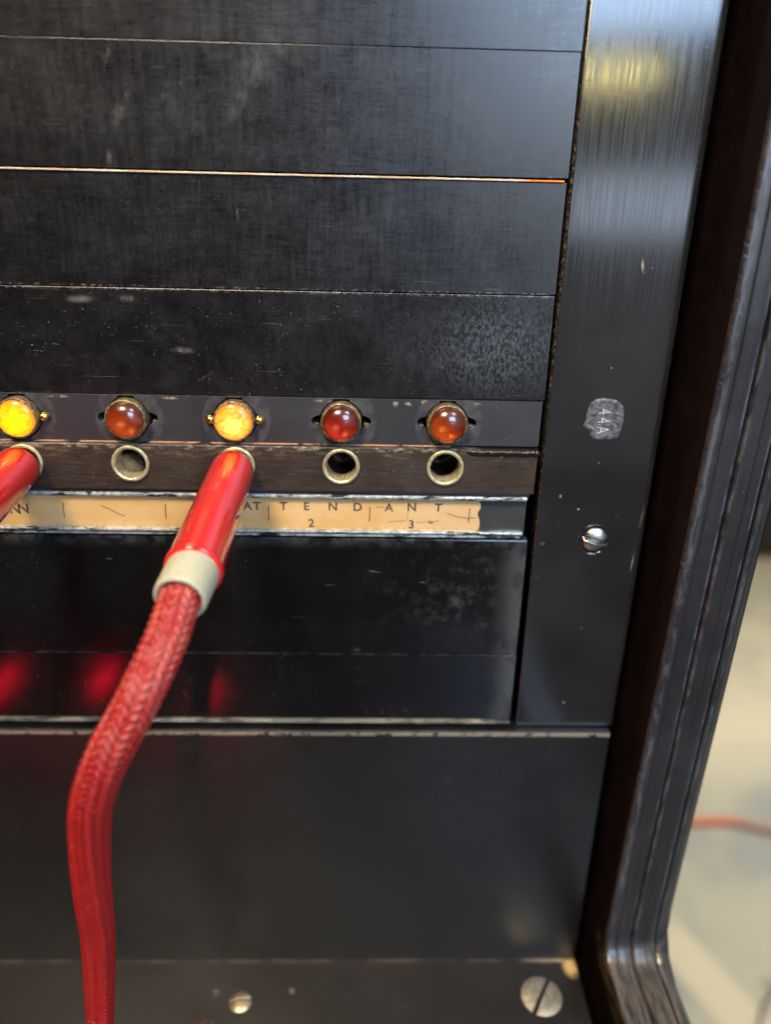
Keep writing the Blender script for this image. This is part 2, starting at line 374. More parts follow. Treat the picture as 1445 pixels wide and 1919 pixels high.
c = n.mix(n.rng(n.noise(1.1, detail=5, rough=.7), .35, .65), (.42, .36, .20), (.72, .64, .40))
m_sleeve = n.set(Base_Color=c, Metallic=.65, Roughness=.42, Normal=n.bump(n.noise(3, detail=4), .5, .00006))
n = NT('dull_insert'); m_fib2 = n.set(Base_Color=n.mix(n.rng(n.noise(.5, detail=4), .35, .6), (.08, .06, .04), (.30, .21, .12)), Roughness=.9, Specular_IOR_Level=.1)
n = NT('shaded_cavity'); m_cavity = n.set(Base_Color=(.03, .012, .010), Roughness=.35)  # dark cavity lining: shade deep in the jack put into its colour
for k in range(-8, 2):
    bm = add_lathe(bmesh.new(), [(2.72, 2.6), (2.72, -1.2), (2.8, -1.42), (3.0, -1.52), (3.28, -1.5), (3.40, -1.38), (3.42, -1.08), (3.15, -1.0), (3.15, 2.6), (2.72, 2.6)], (k * P, 0, 0), (0, 1, 0), 80, wob=.004)
    s = obj('jack_sleeve', bm, m_sleeve, board, smooth=True)
    if k == -2: obj('fibre_plug', add_lathe(bmesh.new(), [(0, 2.2), (2.7, 3.4)], (k * P - .55, .6, -.7), (-.45, 1, -.6), 32), m_fib2, s, smooth=True, label='dull tan-grey insert inside this jack')
    obj('jack_cavity', add_lathe(bmesh.new(), [(0, 9), (1.2, 9.3), (3.15, 9.5), (3.16, 2.7)], (k * P, 0, 0), (0, 1, 0), 32), m_cavity, s, smooth=True)

# ---- designation strip
def worn_rail(name, lo, hi, seed):
    n = NT(name)
    g = n.rng(n.noise(.55, stretch=(.35, 1, 1.5), detail=6, rough=.72, off=seed), lo, hi)
    c = n.mix(g, (.012, .012, .012), n.mix(n.rng(n.noise(.8, detail=3, off=seed + 2), .4, .6), (.34, .36, .35), (.60, .63, .60)))
    n.set(Base_Color=c, Metallic=n.math('MULTIPLY', g, .55), Roughness=.35, Normal=n.bump(g, .5, .0001))
    return n.m
m_rail = worn_rail('worn_silver_rail', .43, .48, 3); m_rail2 = worn_rail('worn_silver_rail_low', .42, .48, 8)
holder = box('label_holder', black('holder_black', base=(.03, .033, .036), rough=.35, seed=51, dust=.6), board, X0, 35.0, .3, 8, -14.1, -5.3)
box('holder_rail', m_rail, holder, X0, 34.9, -.75, 3, -6.55, -5.75, bev=.25)
box('holder_rail', m_lstrip, holder, X0, 35.2, -.5, 3, -5.72, -5.1, bev=.1)
box('holder_rail', m_rail2, holder, X0, 34.6, -.7, 3, -13.55, -12.95, bev=.22)
box('holder_rail', m_rail2, holder, X0, 34.2, -.35, 3, -14.25, -13.8, bev=.1)
n = NT('aged_label_paper')
c = n.mix(n.rng(n.noise(.10, stretch=(1, 1, 2), detail=4), .35, .65), (.55, .33, .12), (.60, .40, .185))
c = n.mix(n.rng(n.noise(.9, detail=6, rough=.75), .60, .75), c, (.45, .25, .10))
c = n.mix(n.math('MULTIPLY', n.rng(n.comp(0), 4, 22), .45), c, (.54, .40, .24))
edge_l = n.math('MULTIPLY', n.rng(n.comp(2), -12.2, -12.8), n.rng(n.noise(.8, detail=4), .4, .6)); c = n.mix(n.math('MULTIPLY', edge_l, .5), c, (.30, .18, .09))
c = n.mix(n.math('MULTIPLY', n.spot(17.0, -11.35, .75, .35, 0, .3), .85), c, (.05, .045, .04))
c = n.mix(n.math('MULTIPLY', n.spot(-63, -8.6, 2.2, .6, 0, .3), .6), c, (.10, .07, .04))
m_paper = n.set(Base_Color=c, Roughness=.38)
bm = bmesh.new()   # torn right end
xs = [X0 + 5] + [26.2 + random.uniform(-.35, .35) for _ in range(9)]
zz = [-13.0 + i * 6.2 / 8 for i in range(9)]
top = [bm.verts.new((X0 + 5, .12, -6.8))]; 
outl = [(X0 + 5, -13.0)] + [(26.1 + random.uniform(-.3, .35), z) for z in zz] + [(X0 + 5, -6.8)]
bm.free(); bm = bmesh.new()
fv = [bm.verts.new((x, .10, z)) for x, z in outl]; bk = [bm.verts.new((x, .30, z)) for x, z in outl]
bm.faces.new(fv); 
for i in range(len(fv)): j = (i + 1) % len(fv); bm.faces.new((fv[i], bk[i], bk[j], fv[j]))
bmesh.ops.recalc_face_normals(bm, faces=bm.faces)
label = obj('paper_label', bm, m_paper, holder, label='yellowed paper label printed ATTENDANT over small numbers 2 and 3')
n = NT('faded_black_ink'); m_ink = n.set(Base_Color=n.mix(n.rng(n.noise(2.5, detail=4), .45, .62), (.035, .03, .025), (.12, .085, .05)), Roughness=.6)
for ch, x, z, sz in [('A', -17.6, -8.38, 2.05), ('T', -15.84, -8.38, 2.05), ('T', -10.85, -8.33, 2.05), ('E', -6.56, -8.3, 2.05), ('N', -1.6, -8.3, 2.05), ('D', 3.05, -8.33, 2.05),
                     ('A', 8.97, -8.33, 2.05), ('N', 13.28, -8.22, 2.05), ('T', 18.3, -8.25, 2.05), ('2', -5.71, -11.72, 2.1), ('3', 13.3, -11.72, 2.1), ('N', -60.9, -9.6, 2.5), ('N', -59.35, -9.5, 2.5)]:
    bm = bmesh.new(); text_bm(bm, ch, sz * 1.1, x, z - .12, .09, .015, sx=1.05, offset=.045)
    obj('printed_digit' if ch in '23' else 'printed_letter', bm, m_ink, label)['label'] = 'printed black ' + ch
def stroke(bm, pts, wd, y=.085):
    for (x0, z0), (x1, z1) in zip(pts, pts[1:]):
        d = Vector((x1 - x0, 0, z1 - z0)); nn_ = Vector((-d.z, 0, d.x)).normalized() * wd / 2
        vs = [bm.verts.new(Vector((a, y, b)) + s * nn_) for (a, b, s) in ((x0, z0, 1), (x1, z1, 1), (x1, z1, -1), (x0, z0, -1))]
        bm.faces.new(vs)
for x in (-71, -51.9, -32.95, -13.7, 5.37, 24.25):
    bm = bmesh.new(); stroke(bm, [(x + .02, -8.3), (x - .05, -11.25)], .2); obj('tick_mark', bm, m_ink, label)
def wiggle(a, b, n_, amp, sd):
    rr = random.Random(sd); return [(a[0] + (b[0] - a[0]) * i / n_, a[1] + (b[1] - a[1]) * i / n_ + rr.uniform(-amp, amp)) for i in range(n_ + 1)]
for pts_, wd_, nm in [([(-44.9, -8.75), (-43.6, -9.3), (-42.1, -10.2), (-40.6, -10.85)], .15, 'pencil_stroke'),
        (wiggle((20, -9.5), (22.6, -10.25), 5, .12, 1) + wiggle((22.7, -10.25), (25.6, -10.35), 7, .14, 2), .12, 'crack_line'),
        (wiggle((9.0, -11.3), (12.3, -11.0), 8, .12, 3), .09, 'crack_line'), (wiggle((12.5, -10.9), (12.6, -8.9), 7, .08, 4), .07, 'crack_line'),
        (wiggle((14.3, -11.5), (17.0, -11.1), 5, .12, 5) + wiggle((17.2, -11.2), (18.6, -10.9), 4, .12, 7), .09, 'crack_line'), (wiggle((6.6, -8.35), (8.2, -8.3), 4, .06, 6), .09, 'crack_line')]:
    bm = bmesh.new(); stroke(bm, pts_, wd_, .082); obj(nm, bm, m_ink, label)

# ---- lower blanks (glossier)
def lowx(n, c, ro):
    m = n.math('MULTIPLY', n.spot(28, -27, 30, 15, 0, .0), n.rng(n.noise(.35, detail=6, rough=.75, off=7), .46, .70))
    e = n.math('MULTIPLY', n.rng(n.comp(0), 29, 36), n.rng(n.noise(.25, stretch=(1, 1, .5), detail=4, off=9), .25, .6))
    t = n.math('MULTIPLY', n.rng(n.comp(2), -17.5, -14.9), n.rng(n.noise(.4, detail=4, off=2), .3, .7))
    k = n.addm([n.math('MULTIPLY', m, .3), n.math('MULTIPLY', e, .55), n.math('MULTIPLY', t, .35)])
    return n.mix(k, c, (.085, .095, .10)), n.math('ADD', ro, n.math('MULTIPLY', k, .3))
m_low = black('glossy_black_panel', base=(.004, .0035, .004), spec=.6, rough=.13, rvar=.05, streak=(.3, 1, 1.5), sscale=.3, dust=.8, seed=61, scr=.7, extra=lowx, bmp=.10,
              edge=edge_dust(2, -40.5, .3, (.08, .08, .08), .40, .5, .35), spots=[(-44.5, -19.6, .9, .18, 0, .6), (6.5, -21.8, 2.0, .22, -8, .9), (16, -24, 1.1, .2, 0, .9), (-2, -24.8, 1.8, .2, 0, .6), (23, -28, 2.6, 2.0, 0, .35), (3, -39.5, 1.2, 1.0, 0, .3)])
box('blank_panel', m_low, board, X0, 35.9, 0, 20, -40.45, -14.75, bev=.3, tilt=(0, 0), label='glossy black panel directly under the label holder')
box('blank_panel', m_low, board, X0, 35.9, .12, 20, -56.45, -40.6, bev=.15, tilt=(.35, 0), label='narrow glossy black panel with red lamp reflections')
def lipx(n, c, ro):
    return n.mix(n.rng(n.noise(.3, stretch=(.5, 1, 1), detail=5, rough=.7, off=5), .38, .62), (.02, .02, .02), (.20, .19, .15)), ro
m_lip = black('dusty_lip', base=(.14, .14, .12), rough=.5, seed=71, dust=1.2, scr=.2, bmp=.5, extra=lipx)
box('bottom_rail', m_lip, board, X0, 35.8, -.55, 18, -57.25, -56.6, bev=.15, label='thin dusty grey rail under the lower panels')
m_lowp = black('lower_panel_black', base=(.0025, .0028, .0032), spec=1.0, rough=.37, rvar=.08, streak=(1, 1, .6), sscale=.25, dust=1.1, seed=81, scr=.25,
               edge=edge_dust(2, -58.95, .75, (.32, .27, .19), .36, .75, .5, -1), bmp=.12)
# edge dust: strongest just at the top arris
box('kick_panel', m_lowp, board, X0, 57.35, -1.85, 12, -126.5, -58.2, bev=.4, tilt=(0, 0), label='tall plain black panel between the lower rail and the key shelf')

# ---- stile
def stilex(n, c, ro):
    e = n.math('MULTIPLY', n.rng(n.comp(0), 37.42, 37.25), n.rng(n.noise(.8, stretch=(.5, 1, 1.4), detail=5, rough=.75), .48, .60))
    c = n.mix(n.math('MULTIPLY', e, .5), c, (.20, .13, .07))
    v = n.noise(1.6, stretch=(1.6, 1, .035), detail=6, rough=.7, off=4)
    up = n.rng(n.comp(2), -5, 35, .15, 1.)
    ro = n.math('ADD', ro, n.math('MULTIPLY', n.math('MULTIPLY', n.math('SUBTRACT', v, .42), .32), up))
    return c, ro
m_stile = black('brushed_black_stile', base=(.013, .0135, .015), rough=.10, rvar=.016, streak=(2.5, 1, .06), sscale=.7, dust=.15, seed=91, scr=.12, extra=stilex, bmp=.10, spec=.8,
    spots=[(50.6, 35.8, .35, 1.6, 8, 1.0), (41.2, -5.6, .28, .55, 0, 1.5), (47.6, 18.6, .2, .3, 0, 1.2), (44.9, -8.2, .35, .25, 0, 1.2), (57.2, -10, .3, 3.2, -3, .7), (56.8, -19, .25, 3, -3, .6), (38.7, -15.4, .7, .5, 0, .7), (46.9, -52, .4, .25, 30, 1.), (48.5, -34, .4, .25, 0, .9), (47.6, 1.0, .2, .2, 0, 1.3)],
    smear=(.38, .34, .28))
stile = plate('stile', m_stile, board, 37.17, 58.25, -58.1, 102.4, 0, 18, [circ(48.65, -14.4, 2.85)], bev=.3); stile['label'] = ('wide brushed black upright beside the panels, marked 44A')
def round_right(o, x0, x1, drop, n_=14):
    bm = bmesh.new(); bm.from_mesh(o.data)
    for k in range(n_):
        x = (x0 + (x1 - x0) * k / n_) * MM
        bmesh.ops.bisect_plane(bm, geom=bm.verts[:] + bm.edges[:] + bm.faces[:], plane_co=(x, 0, 0), plane_no=(1, 0, 0))
    for v in bm.verts:
        t = (v.co.x / MM - x0) / (x1 - x0)
        if t > 0 and v.co.y < 5 * MM: v.co.y += drop * MM * min(t, 1) ** 3
    for f_ in bm.faces:
        if f_.calc_center_median().x / MM > x0: f_.smooth = True
    bm.to_mesh(o.data); bm.free()
round_right(stile, 57.0, 58.3, .35, 10)
# lacquer blob with stamped 44A
n = NT('grey_lacquer')
n.set(Base_Color=n.mix(n.rng(n.noise(.8, detail=5, rough=.7), .45, .62), (.12, .117, .128), (.05, .05, .055)), Roughness=.18, Normal=n.bump(n.noise(.9, detail=3), .8, .0005)); m_lac = n.m
bm = bmesh.new()
out = [(44.9, 12.3), (45.7, 12.9), (46.9, 13.15), (48.4, 13.05), (49.8, 12.6), (50.6, 11.7), (50.95, 10.4), (51.0, 8.8), (50.9, 7.2), (50.4, 6.1), (49.5, 5.6), (48.2, 5.45), (46.9, 5.35), (45.9, 5.7), (45.4, 6.4), (45.2, 7.3), (44.5, 7.7), (43.9, 8.1), (44.0, 8.7), (44.4, 9.2), (44.3, 10.1), (44.5, 11.3)]
pts = []
for i in range(len(out)):
    a, b = Vector(out[i]), Vector(out[(i + 1) % len(out)])
    for t in (0, .5): pts.append(a.lerp(b, t) + Vector((random.uniform(-.1, .1), random.uniform(-.1, .1))))
cen = Vector((47.7, 9.3)); rings = []
for s, y in ((1.02, .0), (.97, -.14), (.90, -.20), (.80, -.13), (.6, -.12), (.3, -.13)):
    rings.append([bm.verts.new((cen.x + (p.x - cen.x) * s, y, cen.y + (p.y - cen.y) * s)) for p in pts])
for a, b in zip(rings, rings[1:]):
    for i in range(len(pts)): j = (i + 1) % len(pts); bm.faces.new((a[i], a[j], b[j], b[i]))
bm.faces.new(rings[-1]); bmesh.ops.recalc_face_normals(bm, faces=bm.faces)
obj('lacquer_patch', bm, m_lac, stile, smooth=True, label='glossy grey lacquer patch over the stamped 44A')
n = NT('stamped_metal'); m_st = n.set(Base_Color=(.75, .80, .74), Metallic=.6, Roughness=.3)
bm = bmesh.new()
for ch, z in (('4', 10.75), ('4', 9.1), ('A', 7.35)): text_bm(bm, ch, 3.3, 47.3, z, -.17, .07, sx=.66, rot=84, offset=-.03)
obj('stamped_mark', bm, m_st, stile, label='small stamped characters 44A reading downward')
# screws
def screw(name, mat, cx, cy, cz, axis, R, h, slot_deg, slotw, slotd, parent, lab, seg=140):
    """domed slotted head built on +Z then turned to axis; slot is a real channel"""
    bm = bmesh.new(); N = 44
    grid = {}
    sa, ca = math.sin(math.radians(slot_deg)), math.cos(math.radians(slot_deg))
    nr = 60
    for i in range(nr + 1):
        for j in range(seg):
            if i == 0 and j: continue
            rr = R * i / nr; t = 2 * math.pi * j / seg
            x, y = rr * math.cos(t), rr * math.sin(t)
            z = h * (1 - (rr / R) ** 2.4) 
            dd = abs(-x * sa + y * ca)
            k = min(1, max(0, (slotw / 2 + .12 * slotw - dd) / (.22 * slotw)))
            z -= slotd * k
            grid[i, j] = bm.verts.new((x, y, z))
    for i in range(nr):
        for j in range(seg):
            j2 = (j + 1) % seg
            if i == 0: bm.faces.new((grid[0, 0], grid[1, j], grid[1, j2]))
            else: bm.faces.new((grid[i, j], grid[i + 1, j], grid[i + 1, j2], grid[i, j2]))
    base = [bm.verts.new((R * math.cos(2 * math.pi * j / seg), R * math.sin(2 * math.pi * j / seg), -3)) for j in range(seg)]
    for j in range(seg): bm.faces.new((grid[nr, j], base[j], base[(j + 1) % seg], grid[nr, (j + 1) % seg]))
    if axis == 'y': bm.transform(Matrix.Rotation(math.pi / 2, 4, 'X'))
    bm.transform(Matrix.Translation((cx, cy, cz))); bmesh.ops.recalc_face_normals(bm, faces=bm.faces)
    o = obj(name, bm, mat, parent, smooth=True, label=lab); return o
n = NT('polished_steel'); m_steel = n.set(Base_Color=(.50, .49, .46), Metallic=1., Roughness=n.rng(n.noise(1.4, detail=4), .3, .7, .25, .42), Normal=n.bump(n.noise(1.2, detail=3), .12, .0001))
n = NT('dull_nickel'); m_nick = n.set(Base_Color=n.mix(n.rng(n.noise(.8, detail=4), .4, .6), (.36, .31, .24), (.48, .43, .34)), Metallic=.75, Roughness=.42)
n = NT('old_brass_screw'); m_bscr = n.set(Base_Color=(.62, .50, .30), Metallic=.8, Roughness=.38)
obj('countersink', add_lathe(bmesh.new(), [(2.8, .8), (0, 1.0)], (48.65, 0, -14.4), (0, 1, 0), 64), m_void, stile, smooth=True, label='dark recess round the stile screw')
screw('slotted_screw', m_steel, 48.95, -.1, -14.5, 'y', 2.4, .75, -13, .8, 1.0, stile, 'polished steel slotted screw below the 44A mark')

# ---- gable (side of the cabinet with moulded front edge)
m_gin = black('dark_brown_gable', base=(.007, .0035, .003), spec=.3, rough=.42, rvar=.1, dust=.2, seed=101, scr=.1)
def mouldx(n, c, ro):
    e = n.math('MULTIPLY', n.rng(n.comp(0), 62.2, 61.6), n.rng(n.noise(.5, stretch=(1, .7, .7), detail=5, rough=.7), .42, .6))
    c = n.mix(n.math('MULTIPLY', e, .75), c, (.05, .028, .02))
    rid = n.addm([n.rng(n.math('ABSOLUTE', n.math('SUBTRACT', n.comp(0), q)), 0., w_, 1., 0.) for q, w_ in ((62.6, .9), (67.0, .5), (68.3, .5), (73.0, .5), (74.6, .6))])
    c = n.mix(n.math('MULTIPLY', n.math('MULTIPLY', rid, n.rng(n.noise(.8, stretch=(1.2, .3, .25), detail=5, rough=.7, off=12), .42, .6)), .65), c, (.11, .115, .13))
    c = n.mix(n.rng(n.comp(0), 61.53, 61.51), c, (.010, .004, .003))
    hz = n.math('MULTIPLY', n.rng(n.comp(2), -113, -115.5), n.rng(n.noise(.7, stretch=(2.5, .25, 1), detail=4, off=2), .42, .6)); c = n.mix(n.math('MULTIPLY', hz, .5), c, (.16, .12, .075))
    return c, ro
m_mould = black('black_moulding', base=(.017, .0175, .021), spec=.75, rough=.33, rvar=.12, streak=(1.5, .15, .12), sscale=.7, dust=.8, seed=111, scr=.3, extra=mouldx, bmp=.35)
path = [(-12.6, 180), (-12.3, 110), (-12.25, 60), (-12.3, 44), (-12.2, 28), (-11.7, 12), (-11.2, -3), (-10.6, -22), (-10.0, -42), (-9.4, -60), (-8.85, -76), (-8.35, -92), (-7.95, -107)]
bend = []
for k in range(0, 11):
    a = math.radians(90 * k / 10); rb = 5.0
    bend.append((-7.9 - rb + rb * math.cos(a), -111.2 - rb * math.sin(a)))
path += [(-7.92, -109.5)] + bend + [(-17, -116.2), (-24, -116.3), (-45, -116.6), (-80, -117), (-170, -119)]
prof = [(0, 4), (0, .6), (.08, .3), (.25, .1), (.6, .02), (1.9, 0), (2.15, .12), (2.3, .32), (2.5, .14), (2.8, .1), (3.9, .15), (5.0, .35), (5.3, .6), (5.42, 1.6), (5.85, 1.7), (6.0, .85), (6.3, .62), (7.2, .6), (8.3, .72), (8.5, .95), (8.75, .78), (9.8, .95), (10.6, 1.3), (10.75, 2.5), (11.2, 2.6), (11.35, 1.85), (11.8, 1.7), (12.8, 2.1), (13.7, 2.8), (14.3, 3.7), (14.55, 4.8), (14.55, 6.5), (0, 6.5)]
prof = [(x * 1.1, d * (1.12 if d < 4 else 1)) for x, d in prof]
bm = bmesh.new(); rows = []
dense = []
for a, b in zip(path, path[1:]):
    L = math.dist(a, b); k = max(1, int(L / .5)); dense += [(a[0] + (b[0] - a[0]) * i / k, a[1] + (b[1] - a[1]) * i / k) for i in range(k)]
dense.append(path[-1])
rn = random.Random(3)
for i, pnt in enumerate(dense):
    a = dense[max(0, i - 1)]; b = dense[min(len(dense) - 1, i + 1)]
    t = Vector((b[0] - a[0], b[1] - a[1])).normalized(); nrm = Vector((-t.y, t.x))     # inward
    
    jit = abs(rn.gauss(0, .035)) * (1 if rn.random() < .6 else 2.2)
    rows.append([bm.verts.new((61.5 + x + (jit if 0 < x < .3 else 0), pnt[0] + nrm.x * d + (jit if 0 < x < .3 else 0), pnt[1] + nrm.y * d)) for x, d in prof])
np_ = len(prof)
for p_, q_ in zip(rows, rows[1:]):
    for i in range(np_): j = (i + 1) % np_; bm.faces.new((p_[i], p_[j], q_[j], q_[i]))
bm.faces.new(rows[0]); bm.faces.new(rows[-1]); bmesh.ops.recalc_face_normals(bm, faces=bm.faces)
gable_pts = [(p[0] + 4, p[1]) for p in path if p[1] > -108]
poly = [q for q in gable_pts if q] + [(-4.5, -113), (-7.5, -118), (-13, -120.5), (-45, -121), (-170, -123.5), (-170, -150), (60, -150), (60, 180)]
b2 = bmesh.new(); f1 = [b2.verts.new((61.54, y, z)) for y, z in poly]; f2 = [b2.verts.new((77.4, y, z)) for y, z in poly]
b2.faces.new(f1); b2.faces.new(f2)
for i in range(len(poly)): j = (i + 1) % len(poly); b2.faces.new((f1[i], f1[j], f2[j], f2[i]))
bmesh.ops.recalc_face_normals(b2, faces=b2.faces)
gable = obj('side_gable', b2, m_gin, board, label='dark brown cabinet side rising beside the upright')
obj('moulding', bm, m_mould, gable, smooth=False, label='black reeded moulding on the front edge, curving out over the key shelf')
# lower cabinet and back so that it stands on the floor
m_body = black('cabinet_brown', base=(.03, .016, .012), rough=.45, seed=121)
box('cabinet_body', m_body, board, X0, 77.2, 24.2, 60, -150.2, 180, bev=0)
box('cabinet_body', m_body, board, X0, 77.2, -60, 60, -950, -150.4, bev=0)

# ---- key shelf
def shelfx(n, c, ro):
    a = n.math('MULTIPLY', n.addm([n.spot(50, 0, 7.5, .8, 0, .3, yy=-2.2), n.math('MULTIPLY', n.spot(55.8, 0, 2.6, 3.6, 0, .3, yy=-4.), 1.)]), n.rng(n.noise(.6, detail=5, rough=.7), .36, .5))
    c = n.mix(n.math('MULTIPLY', a, .85), c, n.mix(n.rng(n.comp(0), 51, 55), (.22, .19, .15), (.60, .40, .16)))
    b_ = n.math('MULTIPLY', n.rng(n.comp(1), -3.2, -2.0), n.rng(n.noise(.3, stretch=(.5, 1, 1), detail=4, off=4), .4, .6))
    c = n.mix(n.math('MULTIPLY', b_, .35), c, (.16, .11, .07))
    h = n.math('MULTIPLY', n.addm([n.spot(-28.9, 0, 1.5, 1.5, 0, .65, yy=-10.1), n.spot(-11.3, 0, 1.1, 1.2, 0, .3, yy=-9.8)]), n.rng(n.noise(1.2, detail=3), .35, .5))
    c = n.mix(n.math('MULTIPLY', h, .6), c, (.20, .16, .12))
    return c, ro
m_shelf = black('shelf_black', base=(.008, .006, .005), spec=.7, rough=.38, rvar=.12, dust=.6, seed=131, scr=.2, extra=shelfx)
shelf = box('key_shelf', m_shelf, board, X0, 57.55, -168, 10, -150, -126, bev=.5, label='black key shelf at the foot of the panels with slotted screws')
screw('slotted_screw', m_nick, 47.1, -11.3, -125.9, 'z', 4.75, .8, 58, .8, 2., shelf, 'large dull nickel slotted screw at the right end of the shelf')
screw('slotted_screw', m_bscr, -22.8, -12.3, -125.95, 'z', 2.55, .8, 10, .5, 2., shelf, 'small brassy slotted screw in the shelf near the cord')
n = NT('rusty_screw'); screw('slotted_screw', n.set(Base_Color=(.14, .07, .04), Metallic=.3, Roughness=.6), -29.6, -18.6, -126.2, 'z', 2.6, .6, 70, .5, 2., shelf, 'dull rusty screw head cut by the bottom edge of the picture')
obj('screw_hole', add_lathe(bmesh.new(), [(1.15, .02), (.85, .03), (.8, -.1), (0, -.1)], (-28.9, -10.1, -126), (0, 0, 1), 32), m_void, shelf)
n = NT('red_lamp_glow'); m_rl = n.set(Base_Color=(.4, .01, .01), Roughness=.3, Emission_Color=(1., .0, .025), Emission_Strength=11.)
for (x, y) in ((-53.5, -105), (-94.3, -114.9), (-131, -110.8)):
    q = obj('supervisory_lamp', add_lathe(bmesh.new(), [(3.9, -.5), (3.9, .15), (3.3, .2), (3.3, -.2)], (x, y, -126), (0, 0, 1), 40), m_bezel, shelf, smooth=True, label='lit red lamp on the key shelf, seen only as a red reflection')
for (x, y) in ((-53.5, -105), (-94.3, -114.9), (-131, -110.8)):
    bm = add_lathe(bmesh.new(), [(3.2, .2), (3.2, 1.7), (3.0, 3.2), (2.2, 4.2), (1.1, 4.8), (0, 5.)], (0, 0, -126), (0, 0, 1), 32)
    bmesh.ops.scale(bm, verts=bm.verts, vec=(1, 3.2, 1)); bmesh.ops.translate(bm, verts=bm.verts, vec=(x, y + 4, 0))
    obj('lit_lamp_lens', bm, m_rl, shelf, smooth=True)

# ================================================================== plug on its cord
n = NT('red_plug_plastic')
seam = n.rng(n.math('ABSOLUTE', n.math('SUBTRACT', n.math('ADD', n.comp(0), n.math('MULTIPLY', n.comp(1), .0)), -17.0)), .05, .22, 1., 0.)
wear = n.math('MULTIPLY', n.rng(n.noise(.30, detail=4), .55, .72), .35)
c = n.mix(wear, (.56, .016, .012), (.50, .035, .028))
m_plug = n.set(Base_Color=c, Roughness=n.rng(n.noise(.8, detail=4),   .35, .65, .12, .24), Normal=n.bump(n.noise(.5, detail=2), .05, .0002))
n.b.inputs['Coat Weight'].default_value = 1.; n.b.inputs['Coat Roughness'].default_value = .05
n.b.inputs['Subsurface Weight'].default_value = .12; n.b.inputs['Subsurface Radius'].default_value = (.003, .0006, .0004)
n = NT('pale_scuff'); m_scuff = n.set(Base_Color=(.70, .42, .34), Roughness=.45)
n = NT('ivory_collar'); m_ring = n.set(Base_Color=n.mix(n.rng(n.noise(.7, detail=5, rough=.7), .58, .72), (.43, .405, .29), (.20, .17, .11)), Roughness=.42)
n.b.inputs['Subsurface Weight'].default_value = .15; n.b.inputs['Subsurface Radius'].default_value = (.002, .0015, .001)
n = NT('red_braid')
fz = n.noise(.35, detail=5, rough=.7); fine = n.noise(3, stretch=(1, 1, 1), detail=2)
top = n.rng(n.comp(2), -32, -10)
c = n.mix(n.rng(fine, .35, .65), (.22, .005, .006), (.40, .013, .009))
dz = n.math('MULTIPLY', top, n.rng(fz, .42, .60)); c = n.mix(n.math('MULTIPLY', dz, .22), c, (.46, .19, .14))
c = n.mix(n.math('MULTIPLY', n.rng(n.noise(.8, stretch=(1, 1, 1), detail=4, off=4), .62, .74), .12), c, (.55, .35, .28))
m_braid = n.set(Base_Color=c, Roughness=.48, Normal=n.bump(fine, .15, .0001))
n.b.inputs['Specular IOR Level'].default_value = .5; n.b.inputs['Sheen Tint'].default_value = (1, .5, .45, 1)

